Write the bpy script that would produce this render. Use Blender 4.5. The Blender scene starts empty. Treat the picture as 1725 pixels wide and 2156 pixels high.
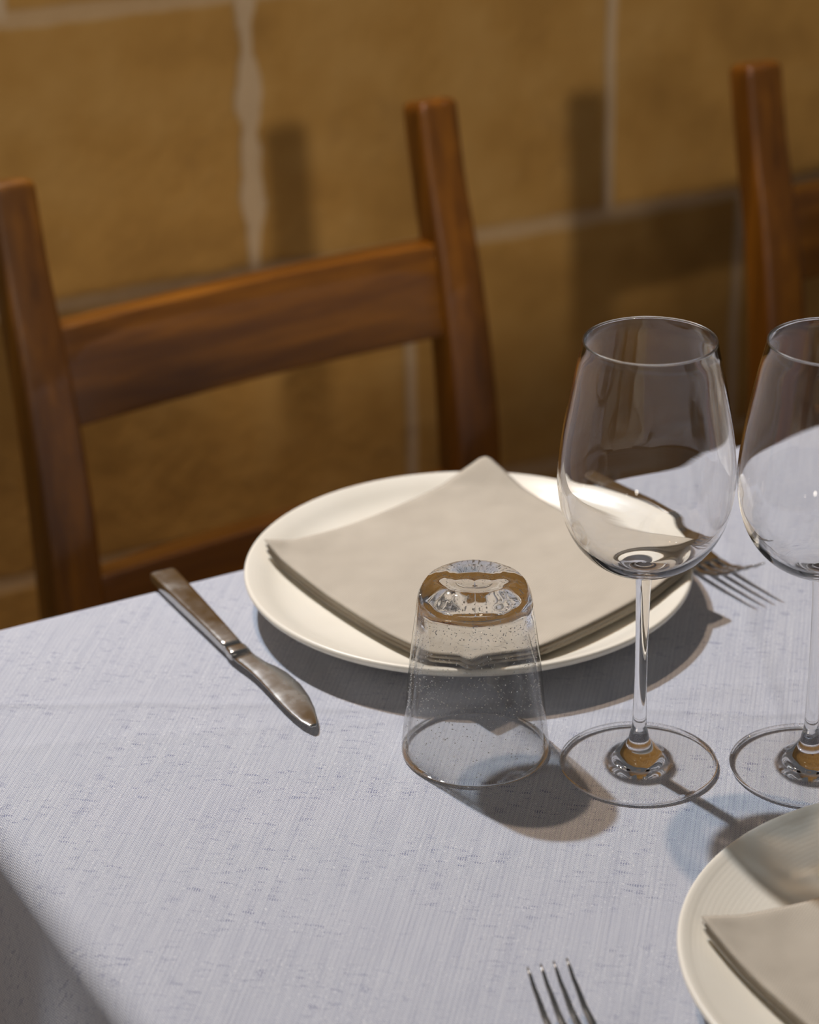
import bpy, bmesh, math, random
from mathutils import Vector, Matrix
random.seed(7)
S = bpy.context.scene
COL = S.collection
PI = math.pi

# ---------------------------------------------------------------- camera
cam_d = bpy.data.cameras.new('camera')
cam = bpy.data.objects.new('camera', cam_d)
COL.objects.link(cam)
PITCH, ROLL, YAW = 0.43871, -0.01595, 0.49212
cam_d.sensor_fit = 'HORIZONTAL'
cam_d.sensor_width = 24.0
cam_d.lens = 5171.83 / 1725 * 24.0
cam_d.clip_start = 0.02
fwd = Vector((math.sin(YAW) * math.cos(PITCH), math.cos(YAW) * math.cos(PITCH), -math.sin(PITCH)))
rgt0 = Vector((math.cos(YAW), -math.sin(YAW), 0))
up0 = rgt0.cross(fwd)
rgt = math.cos(ROLL) * rgt0 + math.sin(ROLL) * up0
up = -math.sin(ROLL) * rgt0 + math.cos(ROLL) * up0
mw = Matrix((rgt, up, -fwd)).transposed().to_4x4()
mw.translation = Vector((0, 0, 1.3851))
cam.matrix_world = mw
cam_d.dof.use_dof = True
cam_d.dof.focus_distance = 1.19
cam_d.dof.aperture_fstop = 6.3
S.camera = cam

# ---------------------------------------------------------------- view / world
S.view_settings.view_transform = 'Standard'
S.view_settings.look = 'None'
S.view_settings.gamma = 1
S.view_settings.use_curve_mapping = False
S.view_settings.exposure = 0.0
S.cycles.max_bounces = 14
S.cycles.transmission_bounces = 14
S.cycles.glossy_bounces = 8
S.cycles.diffuse_bounces = 3
S.cycles.caustics_refractive = True
S.cycles.caustics_reflective = True
S.cycles.blur_glossy = 0.3
S.cycles.sample_clamp_indirect = 8
S.cycles.use_denoising = True

W = bpy.data.worlds.new('world')
S.world = W
W.use_nodes = True
W.node_tree.nodes['Background'].inputs[0].default_value = (0.96, 0.96, 1.0, 1)
W.node_tree.nodes['Background'].inputs[1].default_value = 0.072

# ---------------------------------------------------------------- lamps
def spot(name, loc, target, power, col, rad, cone, blend):
    d = bpy.data.lights.new(name, 'SPOT')
    d.energy = power; d.color = col; d.shadow_soft_size = rad
    d.spot_size = math.radians(cone); d.spot_blend = blend
    o = bpy.data.objects.new(name, d); COL.objects.link(o)
    o.location = loc
    o.rotation_euler = (Vector(target) - Vector(loc)).to_track_quat('-Z', 'Y').to_euler()
    d.cycles.is_caustics_light = True
    return o
def bulb(name, loc, power, col, rad):
    d = bpy.data.lights.new(name, 'POINT')
    d.energy = power; d.color = col; d.shadow_soft_size = rad
    o = bpy.data.objects.new(name, d); COL.objects.link(o); o.location = loc
    d.cycles.is_caustics_light = True
    return o
# two ceiling spotlights above the far side of the table (one cool, one warmer)
spot('cool_ceiling_spotlight', (0.43, 1.93, 2.17), (0.62, 0.95, 0.75), 90, (0.80, 0.89, 1.0), 0.026, 46, 0.35)
spot('warm_ceiling_spotlight', (0.50, 1.72, 2.22), (0.60, 1.05, 0.75), 41, (1.0, 0.72, 0.50), 0.026, 72, 0.3)
# two warm room lamps on the camera side, they light the stone wall
spot('wall_washer', (0.46, -1.0, 1.72), (0.95, 2.05, 2.00), 72, (1.0, 0.88, 0.72), 0.07, 57, 0.14)
bulb('room_lamp', (-0.05, -0.9, 1.62), 5, (1.0, 0.90, 0.76), 0.10)
spot('chair_slat_fill', (0.88, 1.44, 2.62), (0.88, 1.62, 0.75), 80, (1.0, 0.74, 0.44), 0.05, 27, 0.8)  # added narrow fill from above, brightens the chair slat tops
for x, y, z, p, c in ((2.6, -0.2, 1.9, 5, (1.0, 0.72, 0.42)), (-1.2, 0.7, 1.12, 11, (1.0, 0.92, 0.86)), (1.4, -1.8, 2.3, 7, (1.0, 0.8, 0.6)),  # the strongest is an added fill that brightens the cloth's left drop
                      (-0.3, -1.4, 2.4, 5, (1.0, 0.85, 0.7)), (0.2, -0.6, 2.5, 2, (0.8, 0.88, 1.0)), (2.2, 0.9, 2.4, 2.5, (1.0, 0.85, 0.65)), (-1.0, 1.7, 1.8, 2, (1.0, 0.9, 0.8))):
    bulb('room_and_fill_bulb', (x, y, z), p * (1.0 if y == 0.7 else 0.35), c, 0.012)

# ---------------------------------------------------------------- node helpers
class NT:
    def __init__(s, name):
        s.m = bpy.data.materials.new(name); s.m.use_nodes = True
        s.t = s.m.node_tree; s.b = s.t.nodes['Principled BSDF']
        s.out = s.t.nodes['Material Output']
    def n(s, typ, **kw):
        nd = s.t.nodes.new(typ)
        for k, v in kw.items(): setattr(nd, k, v)
        return nd
    def put(s, sock, v):
        if isinstance(v, bpy.types.NodeSocket): s.t.links.new(v, sock)
        elif v is not None: sock.default_value = v
    def ma(s, op, a, b=None, c=None, clamp=False):
        nd = s.n('ShaderNodeMath', operation=op); nd.use_clamp = clamp
        s.put(nd.inputs[0], a)
        if b is not None: s.put(nd.inputs[1], b)
        if c is not None: s.put(nd.inputs[2], c)
        return nd.outputs[0]
    def co(s): return s.n('ShaderNodeTexCoord').outputs['Object']
    def xyz(s, v):
        nd = s.n('ShaderNodeSeparateXYZ'); s.put(nd.inputs[0], v); return nd.outputs
    def comb(s, x=0, y=0, z=0):
        nd = s.n('ShaderNodeCombineXYZ')
        for i, v in enumerate((x, y, z)): s.put(nd.inputs[i], v)
        return nd.outputs[0]
    def mapping(s, v, scale=(1, 1, 1), rot=(0, 0, 0), loc=(0, 0, 0)):
        nd = s.n('ShaderNodeMapping'); s.put(nd.inputs[0], v)
        nd.inputs['Scale'].default_value = scale; nd.inputs['Rotation'].default_value = rot
        nd.inputs['Location'].default_value = loc
        return nd.outputs[0]
    def noise(s, v, scale, detail=3, rough=0.55):
        nd = s.n('ShaderNodeTexNoise'); s.put(nd.inputs['Vector'], v)
        nd.inputs['Scale'].default_value = scale; nd.inputs['Detail'].default_value = detail
        nd.inputs['Roughness'].default_value = rough
        return nd.outputs['Fac']
    def ramp(s, v, stops, interp='LINEAR'):
        nd = s.n('ShaderNodeValToRGB'); s.put(nd.inputs[0], v)
        e = nd.color_ramp.elements; nd.color_ramp.interpolation = interp
        while len(e) < len(stops): e.new(0.5)
        for el, (p, c) in zip(e, stops):
            el.position = p; el.color = (*c, 1) if len(c) == 3 else c
        return nd.outputs[0]
    def mix(s, f, a, b, mode='MIX'):
        nd = s.n('ShaderNodeMix', data_type='RGBA', blend_type=mode)
        s.put(nd.inputs[0], f)
        for i, v in ((6, a), (7, b)):
            if isinstance(v, tuple): v = (*v, 1) if len(v) == 3 else v
            s.put(nd.inputs[i], v)
        return nd.outputs[2]
    def rng(s, v, a, b, c=0.0, d=1.0, smooth=False):
        nd = s.n('ShaderNodeMapRange', interpolation_type='SMOOTHSTEP' if smooth else 'LINEAR')
        s.put(nd.inputs[0], v)
        for i, q in zip((1, 2, 3, 4), (a, b, c, d)): nd.inputs[i].default_value = q
        return nd.outputs[0]
    def bump(s, h, strength, dist, prev=None):
        nd = s.n('ShaderNodeBump'); s.put(nd.inputs['Height'], h)
        nd.inputs['Strength'].default_value = strength; nd.inputs['Distance'].default_value = dist
        if prev is not None: s.put(nd.inputs['Normal'], prev)
        return nd.outputs[0]
    def set(s, **kw):
        for k, v in kw.items():
            k = k.replace('_', ' ')
            if isinstance(v, tuple) and len(v) == 3: v = (*v, 1)
            s.put(s.b.inputs[k], v)

# --- golden sandstone wall with pale mortar joints
def mat_wall():
    t = NT('sandstone_wall'); co = t.co(); x, y, z = t.xyz(co)
    n1 = t.noise(co, 3.5, 3); n2 = t.noise(co, 14, 3); n3 = t.noise(co, 60, 3); nf = t.noise(co, 9, 2)
    wob = t.ma('MULTIPLY', t.ma('SUBTRACT', n2, 0.5), 0.010)
    zz = t.ma('ADD', z, wob); xx = t.ma('ADD', x, t.ma('MULTIPLY', t.ma('SUBTRACT', nf, 0.5), 0.006))
    zz = t.ma('ADD', zz, t.ma('MULTIPLY', x, 0.022))
    # horizontal joints every 0.27 m
    H = 0.272
    row = t.ma('DIVIDE', t.ma('SUBTRACT', zz, 0.608), H)
    fr = t.ma('FRACT', row)
    dh = t.ma('MULTIPLY', t.ma('MINIMUM', fr, t.ma('SUBTRACT', 1.0, fr)), H)
    odd = t.ma('MODULO', t.ma('ADD', t.ma('FLOOR', row), 20.0), 2.0)
    col = t.ma('DIVIDE', t.ma('SUBTRACT', xx, t.ma('ADD', 0.935, t.ma('MULTIPLY', odd, 0.168))), 0.403)
    fc = t.ma('FRACT', t.ma('ADD', col, 20.0))
    dv = t.ma('MULTIPLY', t.ma('MINIMUM', fc, t.ma('SUBTRACT', 1.0, fc)), 0.403)
    # the joint left of the middle is broad and smeared
    near = t.rng(t.ma('ABSOLUTE', t.ma('SUBTRACT', x, 0.925)), 0.02, 0.10, 1, 0, True)
    up_ = t.rng(z, 0.60, 0.66, 0, 1, True)
    smear = t.ma('MULTIPLY', near, up_)
    dv2 = t.ma('SUBTRACT', dv, t.ma('MULTIPLY', smear, t.ma('MULTIPLY', t.rng(n2, 0.35, 0.75, 0, 1), 0.013)))
    hw = t.rng(n1, 0.3, 0.7, 0.001, 0.0065)
    jh = t.rng(t.ma('SUBTRACT', dh, hw), 0.001, 0.007, 1, 0, True)
    jv = t.rng(dv2, 0.003, 0.008, 1, 0, True)
    j = t.ma('MAXIMUM', t.ma('MULTIPLY', jh, 0.62), jv)
    c = t.ramp(t.ma('ADD', t.ma('MULTIPLY', n1, 0.6), t.ma('MULTIPLY', n2, 0.4)),
               [(0.30, (0.42, 0.225, 0.062)), (0.5, (0.60, 0.335, 0.095)), (0.70, (0.70, 0.42, 0.14))])
    c = t.mix(t.rng(n3, 0.62, 0.8, 0, 0.25), c, (0.78, 0.52, 0.24))
    c = t.mix(t.rng(t.noise(co, 5.2, 4, 0.7), 0.60, 0.72, 0, 0.35), c, (0.30, 0.17, 0.07))
    c = t.mix(t.ma('MULTIPLY', j, 0.8), c, (0.80, 0.62, 0.42))
    nrm = t.bump(t.ma('SUBTRACT', t.ma('ADD', t.ma('MULTIPLY', n2, 0.5), t.ma('MULTIPLY', n3, 0.3)), t.ma('MULTIPLY', j, 0.3)), 0.7, 0.012)
    t.set(Base_Color=c, Roughness=0.9, Normal=nrm)
    t.b.inputs['Specular IOR Level'].default_value = 0.2
    return t.m
def mat_floor():
    t = NT('floor_tile'); co = t.co()
    b = t.n('ShaderNodeTexBrick'); t.put(b.inputs['Vector'], co)
    b.offset = 0.0; b.inputs['Scale'].default_value = 1.0
    b.inputs['Brick Width'].default_value = 0.33; b.inputs['Row Height'].default_value = 0.33
    b.inputs['Mortar Size'].default_value = 0.004
    b.inputs['Color1'].default_value = (0.16, 0.09, 0.05, 1); b.inputs['Color2'].default_value = (0.13, 0.075, 0.045, 1)
    b.inputs['Mortar'].default_value = (0.10, 0.08, 0.065, 1)
    t.set(Base_Color=t.mix(t.rng(t.noise(co, 8), .3, .7, 0, .5), b.outputs[0], (0.10, 0.06, 0.035)), Roughness=0.45)
    return t.m
# --- varnished wood, grain along one axis
def mat_wood(name, axis):
    t = NT(name); co = t.co()
    sc = {'x': (2.5, 26, 26), 'y': (26, 2.5, 26), 'z': (26, 26, 2.5)}[axis]
    n = t.noise(t.mapping(co, sc), 1.6, 5, 0.6); n2 = t.noise(t.mapping(co, tuple(q * 4 for q in sc)), 1.5, 3)
    f = t.ma('ADD', t.ma('MULTIPLY', n, 0.75), t.ma('MULTIPLY', n2, 0.25))
    c = t.ramp(f, [(0.28, (0.055, 0.019, 0.0015)), (0.5, (0.125, 0.046, 0.003)), (0.72, (0.25, 0.098, 0.006))])
    nrm = t.bump(t.noise(co, 30, 2), 0.10, 0.004)
    t.b.inputs['Specular IOR Level'].default_value = 0.3
    t.set(Base_Color=c, Roughness=0.42, Normal=nrm, Coat_Weight=0.5, Coat_Roughness=0.07)
    return t.m
# --- pale blue herringbone cloth
GA = math.radians(51)
def mat_cloth():
    t = NT('herringbone_cloth'); co = t.co()
    co = t.n('ShaderNodeTexCoord').outputs['UV']
    r = t.mapping(co, rot=(0, 0, -GA))             # x along the columns, y across them
    v, u, _ = t.xyz(r)
    wq = t.ma('MULTIPLY', t.ma('SUBTRACT', t.noise(co, 60, 2), 0.5), 0.0012)
    v = t.ma('ADD', v, wq); u = t.ma('ADD', u, t.ma('MULTIPLY', wq, 0.6))
    colw = 0.0024
    tri = t.ma('PINGPONG', t.ma('DIVIDE', u, colw), 0.5)
    ph = t.ma('ADD', t.ma('DIVIDE', v, 0.0015), t.ma('MULTIPLY', tri, 2.4))
    s = t.ma('ADD', t.ma('MULTIPLY', t.ma('SINE', t.ma('MULTIPLY', ph, 2 * PI)), 0.5), 0.5)
    edge = t.rng(tri, 0.0, 0.10, 1, 0)
    # streaks along the columns and slubs across
    st = t.noise(t.mapping(r, (12, 700, 12)), 1.0, 2)
    st2 = t.noise(t.mapping(r, (25, 190, 25)), 1.0, 2)
    sl = t.noise(t.mapping(r, (420, 110, 60)), 1.0, 2, 0.5)
    tick = t.rng(t.ma('SINE', t.ma('MULTIPLY', u, 2 * PI / 0.0012)), -0.1, 0.5, 0, 1)
    spk = t.noise(t.mapping(r, (500, 900, 200)), 1.0, 1)
    patch = t.noise(t.mapping(r, (30, 14, 9)), 1.0, 2)
    f = t.ma('ADD', t.ma('MULTIPLY', s, 0.50), t.ma('MULTIPLY', st, 0.32))
    f = t.ma('ADD', f, t.ma('MULTIPLY', st2, 0.16))
    f = t.ma('ADD', f, t.ma('MULTIPLY', edge, -0.20))
    c = t.ramp(f, [(0.18, (0.34, 0.36, 0.46)), (0.46, (0.575, 0.60, 0.67)), (0.74, (0.76, 0.77, 0.80))])
    dk = t.ma('MULTIPLY', t.rng(sl, 0.58, 0.66, 0, 1), t.rng(patch, 0.36, 0.62, 0, 0.9))
    dk = t.ma('MULTIPLY', dk, tick)
    c = t.mix(dk, c, (0.15, 0.17, 0.32))
    wt = t.ma('MULTIPLY', t.rng(spk, 0.60, 0.70, 0, 1), t.rng(patch, 0.35, 0.6, 0.15, 0.75))
    c = t.mix(wt, c, (0.82, 0.83, 0.86))
    # fold creases
    x, y, z = t.xyz(co)
    def crease(ang, off, wn, amp):
        a = math.radians(ang); nx, ny = -math.sin(a), math.cos(a)
        d = t.ma('SUBTRACT', t.ma('ADD', t.ma('MULTIPLY', x, nx), t.ma('MULTIPLY', y, ny)), off)
        d = t.ma('ADD', d, t.ma('MULTIPLY', t.ma('SUBTRACT', t.noise(co, 11, 2), 0.5), 0.02))
        g = t.ma('EXPONENT', t.ma('MULTIPLY', t.ma('MULTIPLY', d, d), -1.0 / (wn * wn)))
        return t.ma('MULTIPLY', g, amp)
    def off(ang, px, py):
        a = math.radians(ang); return -math.sin(a) * px + math.cos(a) * py
    h = t.ma('ADD', crease(-31, off(-31, 0.52, 0.985), 0.0045, 0.0011), crease(62, off(62, 0.72, 0.95), 0.006, 0.0008))
    h = t.ma('ADD', h, crease(-20, off(-20, 0.40, 1.02), 0.006, 0.0006))
    h = t.ma('ADD', h, t.ma('MULTIPLY', t.noise(co, 9, 2), 0.0022))
    nrm = t.bump(h, 1.0, 1.0)
    fine = t.ma('ADD', t.ma('ADD', t.ma('MULTIPLY', s, 0.00024), t.ma('MULTIPLY', st, 0.00022)), t.ma('MULTIPLY', t.ma('SUBTRACT', wt, dk), 0.00014))
    nrm = t.bump(fine, 0.8, 1.0, nrm)
    t.set(Base_Color=c, Roughness=0.85, Normal=nrm, Sheen_Weight=0.15)
    t.b.inputs['Specular IOR Level'].default_value = 0.25
    return t.m
def mat_napkin():
    t = NT('beige_twill'); co = t.co(); r = t.mapping(co, rot=(0, 0, math.radians(-33)))
    x, y, z = t.xyz(r)
    s = t.ma('MULTIPLY', t.ma('ADD', t.ma('SINE', t.ma('MULTIPLY', t.ma('ADD', x, z), 2 * PI / 0.0011)), 1.0), 0.5)
    s2 = t.ma('MULTIPLY', t.ma('ADD', t.ma('SINE', t.ma('MULTIPLY', t.ma('ADD', y, z), 2 * PI / 0.0013)), 1.0), 0.5)
    w = t.ma('MULTIPLY', s, s2); n = t.noise(co, 30, 3)
    c = t.mix(t.ma('ADD', t.ma('MULTIPLY', w, 0.6), t.ma('MULTIPLY', n, 0.4)), (0.45, 0.395, 0.315), (0.81, 0.735, 0.605))
    nrm = t.bump(t.ma('MULTIPLY', w, 0.0002), 0.9, 1.0)
    nrm = t.bump(t.ma('MULTIPLY', t.noise(co, 20, 2), 0.0045), 1.0, 1.0, nrm)
    t.set(Base_Color=c, Roughness=0.9, Normal=nrm, Sheen_Weight=0.1)
    t.b.inputs['Specular IOR Level'].default_value = 0.15
    return t.m
def mat_plate():
    t = NT('cream_ceramic'); co = t.co(); x, y, z = t.xyz(co)
    rad = t.ma('SQRT', t.ma('ADD', t.ma('MULTIPLY', x, x), t.ma('MULTIPLY', y, y)))
    rings = t.ma('SINE', t.ma('MULTIPLY', rad, 2 * PI / 0.0022))
    n = t.noise(co, 25, 3)
    sp = t.rng(t.noise(co, 210, 2), 0.80, 0.84, 0, 0.5)
    c = t.mix(t.rng(n, .3, .7), (0.91, 0.86, 0.735), (0.94, 0.895, 0.775))
    c = t.mix(sp, c, (0.35, 0.25, 0.14))
    nrm = t.bump(t.ma('MULTIPLY', rings, 0.000012), 1.0, 1.0)
    t.set(Base_Color=c, Roughness=0.30, Normal=nrm)
    t.b.inputs['Specular IOR Level'].default_value = 0.4
    return t.m
def mat_steel():
    t = NT('brushed_steel'); co = t.co()
    n = t.noise(t.mapping(co, (60, 60, 60)), 1.0, 3)
    t.set(Base_Color=(0.50, 0.49, 0.465), Metallic=1.0, Roughness=t.rng(n, .3, .7, 0.16, 0.30))
    return t.m
def mat_glass(name, col, ior=1.5, rough=0.0):
    t = NT(name)
    g = t.n('ShaderNodeBsdfGlass'); g.inputs['Color'].default_value = (*col, 1)
    g.inputs['IOR'].default_value = ior; g.inputs['Roughness'].default_value = rough
    t.t.nodes.remove(t.b)
    t.t.links.new(g.outputs[0], t.out.inputs['Surface'])
    return t.m
def mat_blown(name, ior, mask, tint=1.0):
    """Blown glass: thick parts refract; where the wall is under a millimetre it only reflects and lets light straight through."""
    t = NT(name); co = t.co(); x, y, z = t.xyz(co)
    g = t.n('ShaderNodeBsdfGlass'); g.inputs['IOR'].default_value = ior; g.inputs['Color'].default_value = (1, 1, 1, 1)
    lw = t.n('ShaderNodeLayerWeight'); lw.inputs['Blend'].default_value = 0.5
    F = t.ma('ADD', 0.043, t.ma('MULTIPLY', t.ma('POWER', lw.outputs['Facing'], 5.0), 0.957))
    tr = t.n('ShaderNodeBsdfTransparent'); tr.inputs['Color'].default_value = (tint, tint, tint * 0.995, 1); gl = t.n('ShaderNodeBsdfGlossy'); gl.inputs['Roughness'].default_value = 0.0
    m1 = t.n('ShaderNodeMixShader'); t.put(m1.inputs[0], F)
    t.t.links.new(tr.outputs[0], m1.inputs[1]); t.t.links.new(gl.outputs[0], m1.inputs[2])
    m2 = t.n('ShaderNodeMixShader')
    rad = t.ma('SQRT', t.ma('ADD', t.ma('MULTIPLY', x, x), t.ma('MULTIPLY', y, y)))
    t.put(m2.inputs[0], mask(t, rad, z))
    t.t.links.new(g.outputs[0], m2.inputs[1]); t.t.links.new(m1.outputs[0], m2.inputs[2])
    t.t.nodes.remove(t.b); t.t.links.new(m2.outputs[0], t.out.inputs['Surface'])
    return t.m
def mat_plain(name, col, rough):
    t = NT(name); co = t.co()
    t.set(Base_Color=t.mix(t.noise(co, 6), col, tuple(q * 0.8 for q in col)), Roughness=rough); return t.m

M_WALL, M_FLOOR = mat_wall(), mat_floor()
M_WX, M_WY, M_WZ = mat_wood('varnished_wood_across', 'x'), mat_wood('varnished_wood_deep', 'y'), mat_wood('varnished_wood_upright', 'z')
M_CLOTH, M_NAP, M_PLATE, M_STEEL = mat_cloth(), mat_napkin(), mat_plate(), mat_steel()
M_CRYSTAL = mat_glass('crystal_glass', (1.0, 1.0, 1.0), 1.52)
M_RIM = mat_glass('polished_rim_glass', (1.0, 1.0, 1.0), 1.52, 0.28)
M_FOOT = mat_blown('thin_foot_glass', 1.52, lambda t, r, z: t.ma('MULTIPLY', t.rng(r, 0.0150, 0.0185, 0, 1, True), t.rng(r, 0.0372, 0.0380, 1, 0, True)))
M_TUMBLER = mat_blown('seeded_glass', 1.5, lambda t, r, z: t.ma('MULTIPLY', t.rng(z, 0.069, 0.077, 1, 0, True), t.rng(z, 0.0010, 0.0024, 0, 1, True)), 0.94)
def mat_seed():
    t = NT('seed_bubble_glass')
    t.set(Base_Color=(0.93, 0.92, 0.88), Roughness=0.22, Transmission_Weight=0.55, IOR=1.5)
    return t.m
M_BUBBLE = mat_seed()
M_TABLE = mat_wood('table_wood', 'x')

# ---------------------------------------------------------------- mesh helpers
def link(name, me, mat, parent=None, smooth=True):
    o = bpy.data.objects.new(name, me); COL.objects.link(o)
    if mat: me.materials.append(mat)
    if smooth: me.polygons.foreach_set('use_smooth', [True] * len(me.polygons))
    if parent: o.parent = parent
    return o
def mesh_of(bm, name):
    me = bpy.data.meshes.new(name); bm.normal_update(); bm.to_mesh(me); bm.free(); return me
def tag(o, label=None, cat=None, group=None, kind=None):
    if label: o['label'] = label
    if cat: o['category'] = cat
    if group: o['group'] = group
    if kind: o['kind'] = kind
    return o
def empty(name, loc, rz=0):
    o = bpy.data.objects.new(name, None); COL.objects.link(o); o.empty_display_size = 0.05
    o.location = loc; o.rotation_euler = (0, 0, rz); return o
def box_bm(x0, x1, y0, y1, z0, z1, bev=0.0, seg=3, bm=None):
    own = bm is None
    if own: bm = bmesh.new()
    r = bmesh.ops.create_cube(bm, size=1)
    for v in r['verts']:
        v.co = Vector(((x0 + x1) / 2 + v.co.x * (x1 - x0), (y0 + y1) / 2 + v.co.y * (y1 - y0), (z0 + z1) / 2 + v.co.z * (z1 - z0)))
    if bev and own: bmesh.ops.bevel(bm, geom=bm.edges[:], offset=bev, segments=seg, profile=0.5, affect='EDGES')
    return bm
def smoothprof(pts, sub=6):
    """Catmull-Rom through (r, z) points."""
    out = []
    P = [pts[0]] + list(pts) + [pts[-1]]
    for i in range(1, len(P) - 2):
        p0, p1, p2, p3 = P[i - 1], P[i], P[i + 1], P[i + 2]
        for k in range(sub):
            u = k / sub
            out.append(tuple(0.5 * ((2 * b) + (c - a) * u + (2 * a - 5 * b + 4 * c - d) * u * u + (-a + 3 * b - 3 * c + d) * u ** 3)
                             for a, b, c, d in zip(p0, p1, p2, p3)))
    out.append(tuple(pts[-1])); return out
def lathe(prof, seg=96, wob=None):
    """prof: list of (r, z); runs so that the outside lies to the right of the path going up."""
    bm = bmesh.new(); rings = []
    for (r, z) in prof:
        if r < 1e-6: rings.append([bm.verts.new((0, 0, z))])
        else:
            rg = []
            for i in range(seg):
                a = 2 * PI * i / seg; rr, zz = (r, z) if wob is None else wob(r, z, a)
                rg.append(bm.verts.new((rr * math.cos(a), rr * math.sin(a), zz)))
            rings.append(rg)
    for a, b in zip(rings, rings[1:]):
        for i in range(seg):
            j = (i + 1) % seg
            if len(a) == 1: bm.faces.new((a[0], b[j], b[i]))
            elif len(b) == 1: bm.faces.new((a[i], a[j], b[0]))
            else: bm.faces.new((a[i], a[j], b[j], b[i]))
    return bm
def loft(secs, n=20, p=3.2, bm=None):
    """secs: (center, half_width_vec, half_height_vec) superellipse sections, capped."""
    own = bm is None
    if own: bm = bmesh.new()
    rings = []
    for c, w, h in secs:
        rg = []
        for i in range(n):
            a = 2 * PI * i / n; ca, sa = math.cos(a), math.sin(a)
            rg.append(bm.verts.new(Vector(c) + Vector(w) * (math.copysign(abs(ca) ** (2 / p), ca)) + Vector(h) * (math.copysign(abs(sa) ** (2 / p), sa))))
        rings.append(rg)
    for a, b in zip(rings, rings[1:]):
        for i in range(n):
            j = (i + 1) % n; bm.faces.new((a[i], a[j], b[j], b[i]))
    bm.faces.new(rings[0][::-1]); bm.faces.new(rings[-1])
    if own: bmesh.ops.recalc_face_normals(bm, faces=bm.faces[:])
    return bm

# ================================================================= the setting
WALL_Y = 2.05
o = link('wall_back', mesh_of(box_bm(-1.6, 4.2, 0, 0.25, 0, 2.9), 'wall_back'), M_WALL, smooth=False); o.location = (0, WALL_Y, 0); tag(o, kind='structure')
o = link('floor', mesh_of(box_bm(-1.6, 4.2, -2.2, WALL_Y, -0.1, 0), 'floor'), M_FLOOR, smooth=False); tag(o, kind='structure')

# ================================================================= table and cloth
TX0, TX1, TY0, TY1, TZ = 0.293, 1.95, 0.50, 1.184, 0.75
tb = empty('dining_table', ((TX0 + TX1) / 2, (TY0 + TY1) / 2, 0))
tag(tb, 'wooden dining table standing hidden under the pale blue cloth', 'table')
cx, cy = (TX0 + TX1) / 2, (TY0 + TY1) / 2; hx, hy = (TX1 - TX0) / 2 - 0.004, (TY1 - TY0) / 2 - 0.004
link('tabletop', mesh_of(box_bm(-hx, hx, -hy, hy, 0.715, TZ - 0.0022, 0.012), 'tabletop'), M_TABLE, tb)
for sx in (-1, 1):
    for sy in (-1, 1):
        link('leg', mesh_of(box_bm(sx * (hx - 0.06) - 0.03, sx * (hx - 0.06) + 0.03, sy * (hy - 0.06) - 0.03, sy * (hy - 0.06) + 0.03, 0, 0.714, 0.004), 'leg'), M_WZ, tb)
def cloth():
    r = 0.016; drop = 0.27
    ix0, ix1, iy0, iy1 = TX0 + r, TX1 - r, TY0 + r, TY1 - r
    L = r * PI / 2
    def axis(a, b):
        out = []
        for k in range(10): out.append(a - L - drop * (1 - k / 10))
        for k in range(8): out.append(a - L * (1 - k / 8))
        n = int((b - a) / 0.012)
        for k in range(n + 1): out.append(a + (b - a) * k / n)
        for k in range(1, 9): out.append(b + L * k / 8)
        for k in range(1, 11): out.append(b + L + drop * k / 10)
        return out
    xs, ys = axis(ix0, ix1), axis(iy0, iy1)
    bm = bmesh.new(); G = []; par = []
    for X in xs:
        row = []
        for Y in ys:
            qx, qy = min(max(X, ix0), ix1), min(max(Y, iy0), iy1)
            dx, dy = X - qx, Y - qy; d = math.hypot(dx, dy)
            if d < 1e-9: p = Vector((X, Y, TZ))
            else:
                ux, uy = dx / d, dy / d
                if d < L: o_, dn = r * math.sin(d / r), r * (1 - math.cos(d / r))
                else:
                    o_, dn = r, r + (d - L)
                    s = qx * 9.0 + qy * 11.0 + math.atan2(dy, dx) * 3
                    o_ += min(1.0, (d - L) / 0.15) * (0.010 * (1 + math.sin(s * 2.1)) + 0.004 * (1 + math.sin(s * 5.3)))
                p = Vector((qx + ux * o_, qy + uy * o_, TZ - dn))
            row.append(bm.verts.new(p)); par.append((X, Y))
        G.append(row)
    for i in range(len(xs) - 1):
        for j in range(len(ys) - 1):
            bm.faces.new((G[i][j], G[i + 1][j], G[i + 1][j + 1], G[i][j + 1]))
    me = mesh_of(bm, 'tablecloth'); uv = me.uv_layers.new(name='UVMap')
    for lp in me.loops: uv.data[lp.index].uv = par[lp.vertex_index]
    o = link('tablecloth', me, M_CLOTH)
    s = o.modifiers.new('thickness', 'SOLIDIFY'); s.thickness = 0.0015; s.offset = -1
    o.cycles.is_caustics_receiver = True
    tag(o, 'pale blue-grey herringbone cloth with slubs and fold creases spread over the table', 'tablecloth')
cloth()

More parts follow.
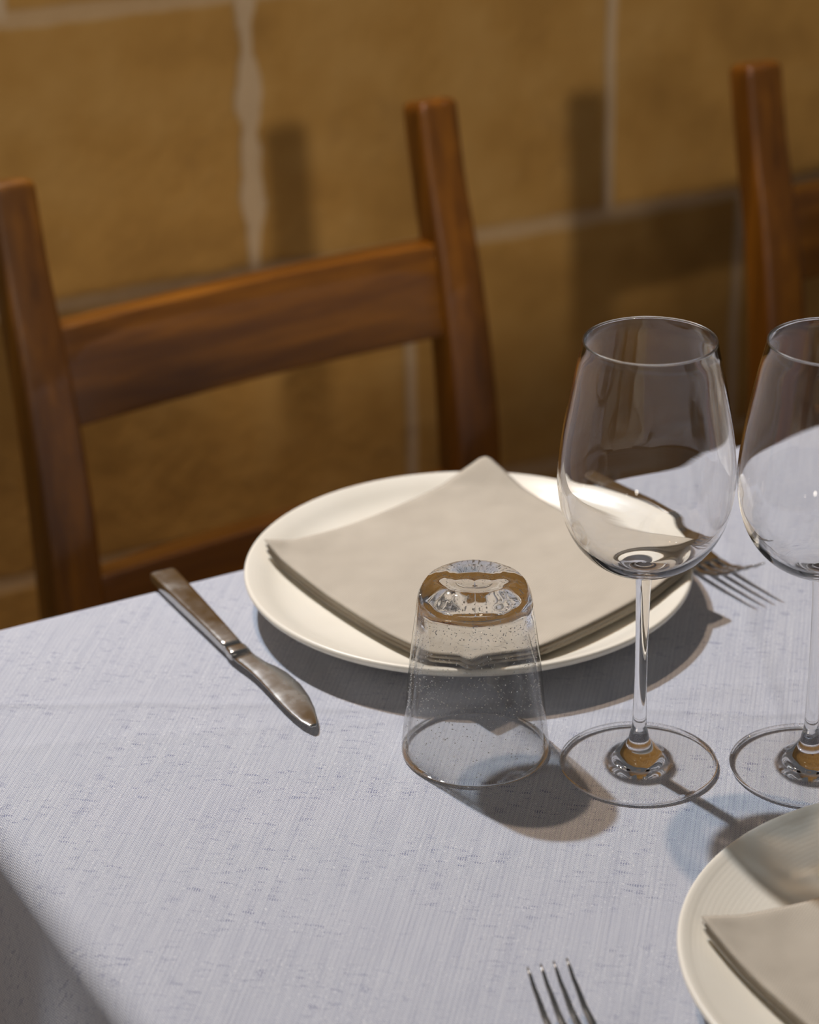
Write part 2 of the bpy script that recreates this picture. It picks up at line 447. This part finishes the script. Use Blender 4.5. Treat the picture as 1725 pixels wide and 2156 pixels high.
# ================================================================= chairs
def chair(loc, rz=0):
    t = empty('dining_chair', loc, rz)
    # local: x 0..0.388 across, y 0 at the front face of the posts near the seat, z up from the floor
    path = [(0.0, 0.035), (0.20, 0.012), (0.42, 0.0), (0.58, 0.004), (0.64, 0.010), (0.69, 0.018), (0.74, 0.029), (0.79, 0.043), (0.83, 0.052), (0.856, 0.057)]
    def yat(z):
        for (a, b), (c, d) in zip(path, path[1:]):
            if a <= z <= c: return b + (d - b) * (z - a) / (c - a)
        return path[-1][1]
    for xc in (0.0190, 0.3790):
        pr = smoothprof([(z, y) for z, y in path], 4)
        secs = []
        for i, (z, y) in enumerate(pr):
            a = pr[max(0, i - 1)]; b = pr[min(len(pr) - 1, i + 1)]
            tz, ty = b[0] - a[0], b[1] - a[1]; l = math.hypot(tz, ty); nz, ny = -ty / l, tz / l
            k = min(1.0, max(0.0, (0.80 - z) / 0.2)); hw, hd = 0.0180 + 0.0030 * k, 0.0150 + 0.0035 * k
            secs.append(((xc, y + 0.015, z), (hw, 0, 0), (0, ny * hd, nz * hd)))
        z, y = pr[-1]
        for dz, k in ((0.003, 0.95), (0.0052, 0.85), (0.0065, 0.66)):
            secs.append(((xc, y + 0.015, z + dz), (0.0180 * k, 0, 0), (0, 0.015 * k, -0.002)))
        link('post', mesh_of(loft(secs, 28, 6.5), 'post'), M_WZ, t)
    def slat(name, z0, z1, th, back=0.006):
        bm = box_bm(0, 1, 0, 1, 0, 1)
        bmesh.ops.subdivide_edges(bm, edges=[e for e in bm.edges if abs(e.verts[0].co.x - e.verts[1].co.x) > 0.5], cuts=15, use_grid_fill=True)
        for v in bm.verts:
            u, q, w = v.co
            zc = z0 + (z1 - z0) * w
            v.co = Vector((0.036 + 0.326 * u, yat(zc) + back + th * q + 0.008 * math.sin(PI * u), zc))
        bmesh.ops.bevel(bm, geom=[e for e in bm.edges if len(e.link_faces) == 2 and e.calc_face_angle() > 0.8], offset=0.0022, segments=3, profile=0.5, affect='EDGES')
        me = mesh_of(bm, name); o = link(name, me, M_WX, t); me.set_sharp_from_angle(angle=math.radians(35))
    slat('top_slat', 0.684, 0.756, 0.021)
    slat('lower_slat', 0.515, 0.567, 0.021)
    # seat and front
    sb = box_bm(0.0, 0.398, -0.365, -0.002, 0.435, 0.458, 0.007)
    link('seat', mesh_of(sb, 'seat'), M_WY, t)
    for x in (0.006, 0.356):
        link('leg', mesh_of(box_bm(x, x + 0.036, -0.355, -0.321, 0.0, 0.4345, 0.004), 'leg'), M_WZ, t)
    for y in (-0.35, 0.010):
        link('seat_rail', mesh_of(box_bm(0.030 if y > 0 else 0.0425, 0.362 if y > 0 else 0.3555, y, y + 0.02, 0.385, 0.4345, 0.003), 'seat_rail'), M_WX, t)
    for x in (0.012, 0.364):
        link('stretcher', mesh_of(box_bm(x, x + 0.022, -0.321, 0.006, 0.20, 0.225, 0.004), 'stretcher'), M_WY, t)
    return t
c1 = chair((0.5300, 1.539, 0.0), math.radians(4.3))
tag(c1, 'varnished brown wooden chair with its slatted back facing the far plate, left of the two', 'chair', 'wooden chairs along the stone wall')
c2 = chair((1.165, 1.525, 0.0), math.radians(0.5))
tag(c2, 'varnished brown wooden chair cut by the right edge, behind the wine glasses', 'chair', 'wooden chairs along the stone wall')

# ================================================================= plates
def plate(name, loc, R, label):
    prof = [(0.0, 0.0095), (0.05, 0.0097), (0.085, 0.0110), (0.105, 0.0145), (R - 0.009, 0.0205), (R - 0.004, 0.0228), (R - 0.0012, 0.0236),
            (R, 0.0222), (R - 0.0008, 0.0200), (R - 0.004, 0.0180), (R - 0.014, 0.0145), (0.100, 0.0085), (0.088, 0.0050), (0.080, 0.0030), (0.077, 0.0), (0.073, 0.0), (0.071, 0.0035), (0.0, 0.0045)]
    pr = smoothprof(prof, 4)[::-1]
    o = link(name, mesh_of(lathe(pr, 128), name), M_PLATE)
    o.location = loc
    tag(o, label, 'plate', 'cream plates on the table')
    return o
plate('dinner_plate', (0.612, 1.073, TZ + 0.0003), 0.1256, 'cream ceramic plate at the far table edge, whole in view, behind the upturned tumbler')
plate('dinner_plate', (0.6185, 0.642, TZ + 0.0003), 0.1312, 'cream ceramic plate at the lower right corner, cut by the frame')

# ================================================================= napkins
def plate_top(r, R):
    P = [(0.0, 0.0097), (0.05, 0.0099), (0.085, 0.0112), (0.105, 0.0147), (R - 0.009, 0.0207), (R - 0.002, 0.0240), (R + 0.03, 0.0262)]
    for (a, b), (c, d) in zip(P, P[1:]):
        if a <= r <= c: return b + (d - b) * (r - a) / (c - a)
    return P[-1][1]
def napkin(corners, base, label, seed, pc, PR):
    """corners L, B, R, T on the ground plan; several folded layers of one cloth."""
    rnd = random.Random(seed)
    L, B, R, T = [Vector((*c, 0)) for c in corners]
    ctr = (L + B + R + T) / 4
    bm = bmesh.new(); N = 40
    def surf(u, v):    # u: L->T, v: L->B
        return (L * (1 - u) + T * u) * (1 - v) + (B * (1 - u) + R * u) * v
    ph = [rnd.uniform(0, 6) for _ in range(4)]
    def slab(z0, th, ins, amp, sh=(0, 0)):
        # closed pillow: upper and lower sheets joined by a rounded rim
        hh = th / 2
        def P(u, v, side):
            e = min(u, 1 - u, v, 1 - v)
            k = min(1.0, e / 0.014); rim = math.sqrt(max(0.0, 1 - (1 - k) ** 2))
            uu = ins + u * (1 - 2 * ins); vv = ins * 0.8 + v * (1 - 1.6 * ins)
            p = surf(uu, vv) + Vector((sh[0], sh[1], 0))
            # slightly curved edges, rounded corners
            cr = min(u, 1 - u) ** 2 + min(v, 1 - v) ** 2
            if cr < 0.0001: p += (ctr - p) * 0.004
            p += Vector((math.sin(v * 7 + ph[0]) * 0.0008, math.sin(u * 6 + ph[1]) * 0.0008, 0))
            z = z0 + amp * (math.sin(u * 5.2 + v * 2.1 + ph[2]) * 0.5 + math.sin(u * 2.3 - v * 6.7 + ph[3]) * 0.35)
            z += 0.0012 * (1 - min(1, e / 0.3))  # edges spring up a little
            z += plate_top(math.hypot(p.x - pc[0], p.y - pc[1]), PR)
            return Vector((p.x, p.y, z + side * hh * rim)) - ctr
        g = {}
        for s in (1, -1):
            for i in range(N + 1):
                for j in range(N + 1):
                    bd = i in (0, N) or j in (0, N)
                    if s == -1 and bd: g[s, i, j] = g[1, i, j]
                    else:
                        # finer spacing at the rim
                        f = lambda q: 0.5 - 0.5 * math.cos(PI * q / N) if False else (0.5 * (1 - math.copysign(abs(1 - 2 * q / N) ** 0.6, 1 - 2 * q / N)))
                        g[s, i, j] = bm.verts.new(P(f(i), f(j), s))
        for s in (1, -1):
            for i in range(N):
                for j in range(N):
                    q = (g[s, i, j], g[s, i, j + 1], g[s, i + 1, j + 1], g[s, i + 1, j])
                    bm.faces.new(q if s == 1 else q[::-1])
    slab(0.0011, 0.0018, 0.006, 0.0002, (-0.0008, -0.0012))
    slab(0.0036, 0.0020, 0.0, 0.0003, (0.0006, -0.0006))
    slab(0.0064, 0.0022, 0.002, 0.0007)
    bmesh.ops.recalc_face_normals(bm, faces=bm.faces[:])
    o = link('folded_napkin', mesh_of(bm, 'folded_napkin'), M_NAP)
    o.location = (ctr.x, ctr.y, base)
    tag(o, label, 'napkin', 'folded napkins on the plates')
    return o
napkin([(0.519, 1.147), (0.546, 0.957), (0.719, 0.999), (0.684, 1.178)], TZ + 0.0011,
       'beige twill napkin folded in a square on the far plate, behind the tumbler', 3, (0.612, 1.073), 0.1256)
napkin([(0.523, 0.719), (0.520, 0.515), (0.690, 0.507), (0.694, 0.706)], TZ + 0.0011,
       'beige twill napkin folded on the plate at the lower right corner', 5, (0.6185, 0.642), 0.1312)

# ================================================================= glasses
GLASS = []
def wine_glass(loc, label, rz):
    t = empty('wine_glass', loc, rz)
    # bowl: inner surface and outer surface down to the stem top
    outer = [(0.0040, 0.1045), (0.0062, 0.1062), (0.0120, 0.1090), (0.0205, 0.1130), (0.0285, 0.1190), (0.0352, 0.1280), (0.0396, 0.1390), (0.0417, 0.1510), (0.0420, 0.1600), (0.0408, 0.1740), (0.0384, 0.1900), (0.0352, 0.2070), (0.0325, 0.2190), (0.0311, 0.2252)]
    rim = [(0.03106, 0.2256), (0.03075, 0.2258), (0.03040, 0.2256)]
    inner = [(0.03035, 0.2250), (0.0312, 0.2190), (0.0339, 0.2070), (0.0370, 0.1900), (0.03945, 0.1740), (0.04065, 0.1600), (0.0403, 0.1510), (0.0384, 0.1393), (0.0340, 0.1286), (0.0270, 0.1200), (0.0190, 0.1150), (0.0100, 0.1127), (0.0, 0.1122)]
    bm = lathe(smoothprof(outer, 6) + rim + smoothprof(inner, 6), 128)
    GLASS.append(link('bowl', mesh_of(bm, 'bowl'), M_CRYSTAL, t))
    bm = bmesh.new(); rr, mr = 0.03073, 0.00042; n = 160; m = 12; vs = [[bm.verts.new(((rr + mr * math.cos(b)) * math.cos(a), (rr + mr * math.cos(b)) * math.sin(a), 0.2257 + mr * 1.2 * math.sin(b))) for b in (2 * PI * j / m for j in range(m))] for a in (2 * PI * i / n for i in range(n))]
    for i in range(n):
        for j in range(m): bm.faces.new((vs[i][j], vs[(i + 1) % n][j], vs[(i + 1) % n][(j + 1) % m], vs[i][(j + 1) % m]))
    link('rim', mesh_of(bm, 'rim'), M_RIM, t)
    stem = [(0.0052, 0.0155), (0.0046, 0.0185), (0.0037, 0.0230), (0.00335, 0.032), (0.0031, 0.050), (0.0031, 0.070), (0.0034, 0.088), (0.0036, 0.097), (0.0040, 0.1045)]
    GLASS.append(link('stem', mesh_of(lathe(smoothprof(stem, 6), 48), 'stem'), M_CRYSTAL, t))
    foot = [(0.0, 0.0022), (0.012, 0.0018), (0.028, 0.0008), (0.0375, 0.0004), (0.0388, 0.0008), (0.0391, 0.0016), (0.0384, 0.0023), (0.030, 0.0030), (0.020, 0.0041), (0.0145, 0.0056), (0.0105, 0.0084), (0.0074, 0.0122), (0.0058, 0.0145), (0.0052, 0.0155)]
    GLASS.append(link('foot', mesh_of(lathe(smoothprof(foot, 6), 128), 'foot'), M_FOOT, t))
    tag(t, label, 'wine glass', 'clear wine glasses on the cloth')
    return t
wine_glass((0.596, 0.875, TZ + 0.0003), 'empty clear wine glass standing wholly in view, nearest the upturned tumbler', 0)
wine_glass((0.668, 0.831, TZ + 0.0003), 'empty clear wine glass cut by the right edge of the photo', 1.0)

def tumbler(loc):
    t = empty('glass_tumbler', loc, 0)
    outer = [(0.0352, 0.0006), (0.0364, 0.0003), (0.0371, 0.0011), (0.0369, 0.006), (0.0350, 0.025), (0.0327, 0.050), (0.0301, 0.072), (0.0288, 0.082), (0.0276, 0.0885), (0.0248, 0.0938), (0.0200, 0.0968), (0.0150, 0.0976), (0.0115, 0.0970), (0.0070, 0.0955), (0.0, 0.0948)]
    inner = [(0.0, 0.0852), (0.010, 0.0852), (0.0175, 0.0849), (0.0212, 0.0837), (0.0234, 0.0812), (0.0245, 0.0775), (0.0258, 0.070), (0.0300, 0.050), (0.0326, 0.025), (0.0344, 0.006), (0.0346, 0.0018), (0.0352, 0.0006)]
    def wob(k):
        def f(r, z, a):
            amp = 0.12 if z < 0.07 else 0.12 + 0.3 * min(1, (z - 0.07) / 0.012)
            q = (0.00035 * math.sin(3 * a + z * 160 + k) + 0.00022 * math.sin(7 * a - z * 260 + 2 * k) + 0.00012 * math.sin(13 * a + z * 400)) * min(1, max(0.0, r - 0.006) / 0.02) * min(1, max(0.0, z - 0.002) / 0.01) * amp
            return r + q * (1.0 if k else 0.5), z + (q * 0.5 if z > 0.06 else 0)
        return f
    po = smoothprof(outer, 7); pi_ = smoothprof(inner, 7)
    full = po + pi_[1:]
    w0, w1 = wob(0), wob(2.3)
    n_o = len(po)
    # outer skin then inner skin, each with its own hand-made waviness
    def build():
        bm = bmesh.new(); seg = 128; rings = []
        for k, (r, z) in enumerate(full):
            r = max(r, 0.0)
            if r < 1e-5: rings.append([bm.verts.new((0, 0, z))]); continue
            fn = w0 if k < n_o else w1; rg = []
            for i in range(seg):
                a = 2 * PI * i / seg; rr, zz = fn(r, z, a); rg.append(bm.verts.new((rr * math.cos(a), rr * math.sin(a), zz)))
            rings.append(rg)
        pairs = list(zip(rings, rings[1:]))
        for a, b in pairs:
            for i in range(seg):
                j = (i + 1) % seg
                if len(a) == 1 and len(b) == 1: break
                if len(a) == 1: bm.faces.new((a[0], b[j], b[i]))
                elif len(b) == 1: bm.faces.new((a[i], a[j], b[0]))
                else: bm.faces.new((a[i], a[j], b[j], b[i]))
        bmesh.ops.remove_doubles(bm, verts=bm.verts[:], dist=1e-6)
        return bm
    GLASS.append(link('glass_body', mesh_of(build(), 'glass_body'), M_TUMBLER, t))
    # seed bubbles trapped in the wall and in the thick base
    bm = bmesh.new(); rnd = random.Random(11)
    def rad(z, prof):
        for (a, b), (c, d) in zip(prof, prof[1:]):
            if min(b, d) <= z <= max(b, d) and abs(d - b) > 1e-6: return a + (c - a) * (z - b) / (d - b)
        return None
    for k in range(2300):
        a = rnd.uniform(0, 2 * PI); br = rnd.choice((0.00022, 0.00028, 0.00034, 0.00048)) * rnd.uniform(0.6, 0.85)
        q = rnd.random()
        if q < 0.05:
            r = math.sqrt(rnd.random()) * 0.019; z = rnd.uniform(0.0865, 0.0935)
        elif q < 0.28:
            z = rnd.uniform(0.076, 0.0925); r = 0.0272 - 0.0032 * ((z - 0.076) / 0.0165) ** 2 - rnd.random() ** 1.5 * 0.0022
        else:
            z = 0.004 + 0.076 * rnd.random() ** 0.8; ro, ri = rad(z, outer), rad(z, inner[3:])
            if ro is None or ri is None: continue
            gap = 0.0008
            r = rnd.uniform(ri + gap, max(ri + gap, ro - gap))
        m = Matrix.Translation((r * math.cos(a), r * math.sin(a), z))
        bmesh.ops.create_icosphere(bm, subdivisions=1, radius=br, matrix=m)
    b = link('seed_bubbles', mesh_of(bm, 'seed_bubbles'), M_BUBBLE, t)
    tag(b, kind='stuff')
    tag(t, 'thick clear seeded-glass tumbler turned upside down in front of the far plate', 'tumbler')
tumbler((0.533, 0.928, TZ + 0.0003))
for g in GLASS: g.cycles.is_caustics_caster = True
for o in bpy.data.objects:
    if o.name.startswith(('dinner_plate', 'folded_napkin', 'tablecloth')): o.cycles.is_caustics_receiver = True

# ================================================================= cutlery
def knife(loc, rz):
    t = empty('table_knife', loc, rz)     # local +y towards the handle end, origin at the bolster
    hs = [((0, 0.003, 0.0040), (0.0052, 0, 0), (0, 0, 0.0026))]
    for y, w, h, zc in ((0.010, 0.0055, 0.0029, 0.0040), (0.03, 0.0060, 0.0031, 0.0042), (0.06, 0.0070, 0.0033, 0.0042), (0.09, 0.0077, 0.0035, 0.0042), (0.103, 0.0079, 0.0035, 0.0042), (0.1052, 0.0074, 0.0031, 0.0042), (0.1062, 0.0064, 0.0024, 0.0042)):
        hs.append(((0, y, zc), (w, 0, 0), (0, 0, h)))
    link('handle', mesh_of(loft(hs, 28, 5.5), 'handle'), M_STEEL, t)
    bs = [((0, y, 0.0040), (w, 0, 0), (0, 0, h)) for y, w, h in ((0.003, 0.0054, 0.0027), (0.0015, 0.0058, 0.0031), (-0.0005, 0.0059, 0.0032), (-0.002, 0.0057, 0.0030), (-0.0035, 0.0060, 0.0030), (-0.006, 0.0058, 0.0022))]
    link('bolster', mesh_of(loft(bs[::-1], 28, 4.5), 'bolster'), M_STEEL, t)
    # blade outline: (y, x_back, x_edge)
    out = [(-0.004, -0.0058, 0.0058), (-0.012, -0.0050, 0.0064), (-0.020, -0.0038, 0.0080), (-0.028, -0.0031, 0.0112), (-0.036, -0.0028, 0.0134), (-0.050, -0.0030, 0.0145), (-0.064, -0.0032, 0.0130), (-0.076, -0.0028, 0.0104), (-0.085, -0.0018, 0.0074), (-0.090, -0.0004, 0.0050), (-0.0925, 0.0008, 0.0034)]
    secs = []
    for y, a, b in out:
        u = (-y - 0.006) / 0.09
        zc = 0.0044 - 0.0012 * u; th = 0.0015 - 0.0009 * u
        secs.append((((a + b) / 2, y, zc), ((b - a) / 2, 0, 0.0004 * (1 - u)), (0, 0, th)))
    link('blade', mesh_of(loft(secs, 24, 2.4), 'blade'), M_STEEL, t)
    tag(t, 'plain steel table knife lying on the cloth left of the far plate', 'knife')
knife((0.4695, 1.0760, TZ + 0.0008), math.radians(-1.0))

def fork(loc, rz, label):
    t = empty('table_fork', loc, rz)      # local +y towards the handle end, tine tips at y = 0
    def zc(y):    # side profile
        P = [(0.0, 0.0195), (0.010, 0.0130), (0.022, 0.0068), (0.036, 0.0026), (0.05, 0.0018), (0.065, 0.0048), (0.08, 0.0105), (0.10, 0.0125), (0.13, 0.0095), (0.17, 0.0048), (0.2, 0.0028)]
        for (a, b), (c, d) in zip(P, P[1:]):
            if a <= y <= c:
                u = (y - a) / (c - a); u = u * u * (3 - 2 * u) * 0.5 + u * 0.5; return b + (d - b) * u
        return P[-1][1]
    hs = [((0, y, zc(y)), (w, 0, 0), (0, 0, h)) for y, w, h in ((0.072, 0.0046, 0.0012), (0.080, 0.0036, 0.0016), (0.09, 0.0031, 0.0019), (0.105, 0.0034, 0.0021), (0.13, 0.0050, 0.0023), (0.16, 0.0067, 0.0024), (0.19, 0.0078, 0.0025), (0.1955, 0.0076, 0.0023), (0.198, 0.0064, 0.0017))]
    link('handle', mesh_of(loft(hs, 24, 4), 'handle'), M_STEEL, t)
    bm = bmesh.new(); secs = []
    for y, w in ((0.043, 0.0112), (0.048, 0.0117), (0.054, 0.0116), (0.060, 0.0106), (0.066, 0.0082), (0.070, 0.0058), (0.0735, 0.0044)):
        secs.append(((0, y, zc(y)), (w, 0, 0), (0, 0, 0.0011)))
    head = link('head', mesh_of(loft(secs, 24, 3), 'head'), M_STEEL, t)
    for k in range(4):
        x0 = (k - 1.5) * 0.0062
        secs = []
        for i in range(13):
            u = i / 12; y = 0.046 * u; w = 0.00065 + 0.00115 * min(1, u * 1.6)
            if i == 0: w = 0.0004
            secs.append(((x0 * (0.96 + 0.04 * u), y, zc(y) + 0.0001), (w, 0, 0), (0, 0, 0.0006 + 0.0005 * min(1, u * 3))))
        link('tine', mesh_of(loft(secs, 14, 2.8), 'tine'), M_STEEL, head)
    tag(t, label, 'fork', 'four-tined steel forks on the cloth')
fork((0.7500, 0.9950, TZ + 0.0006), math.radians(-1.5), 'steel fork right of the far plate, seen behind the wine glasses')
fork((0.4545, 0.7310, TZ + 0.0006), math.radians(180 - 9.0), 'steel fork at the bottom edge of the photo, only its tines in view')
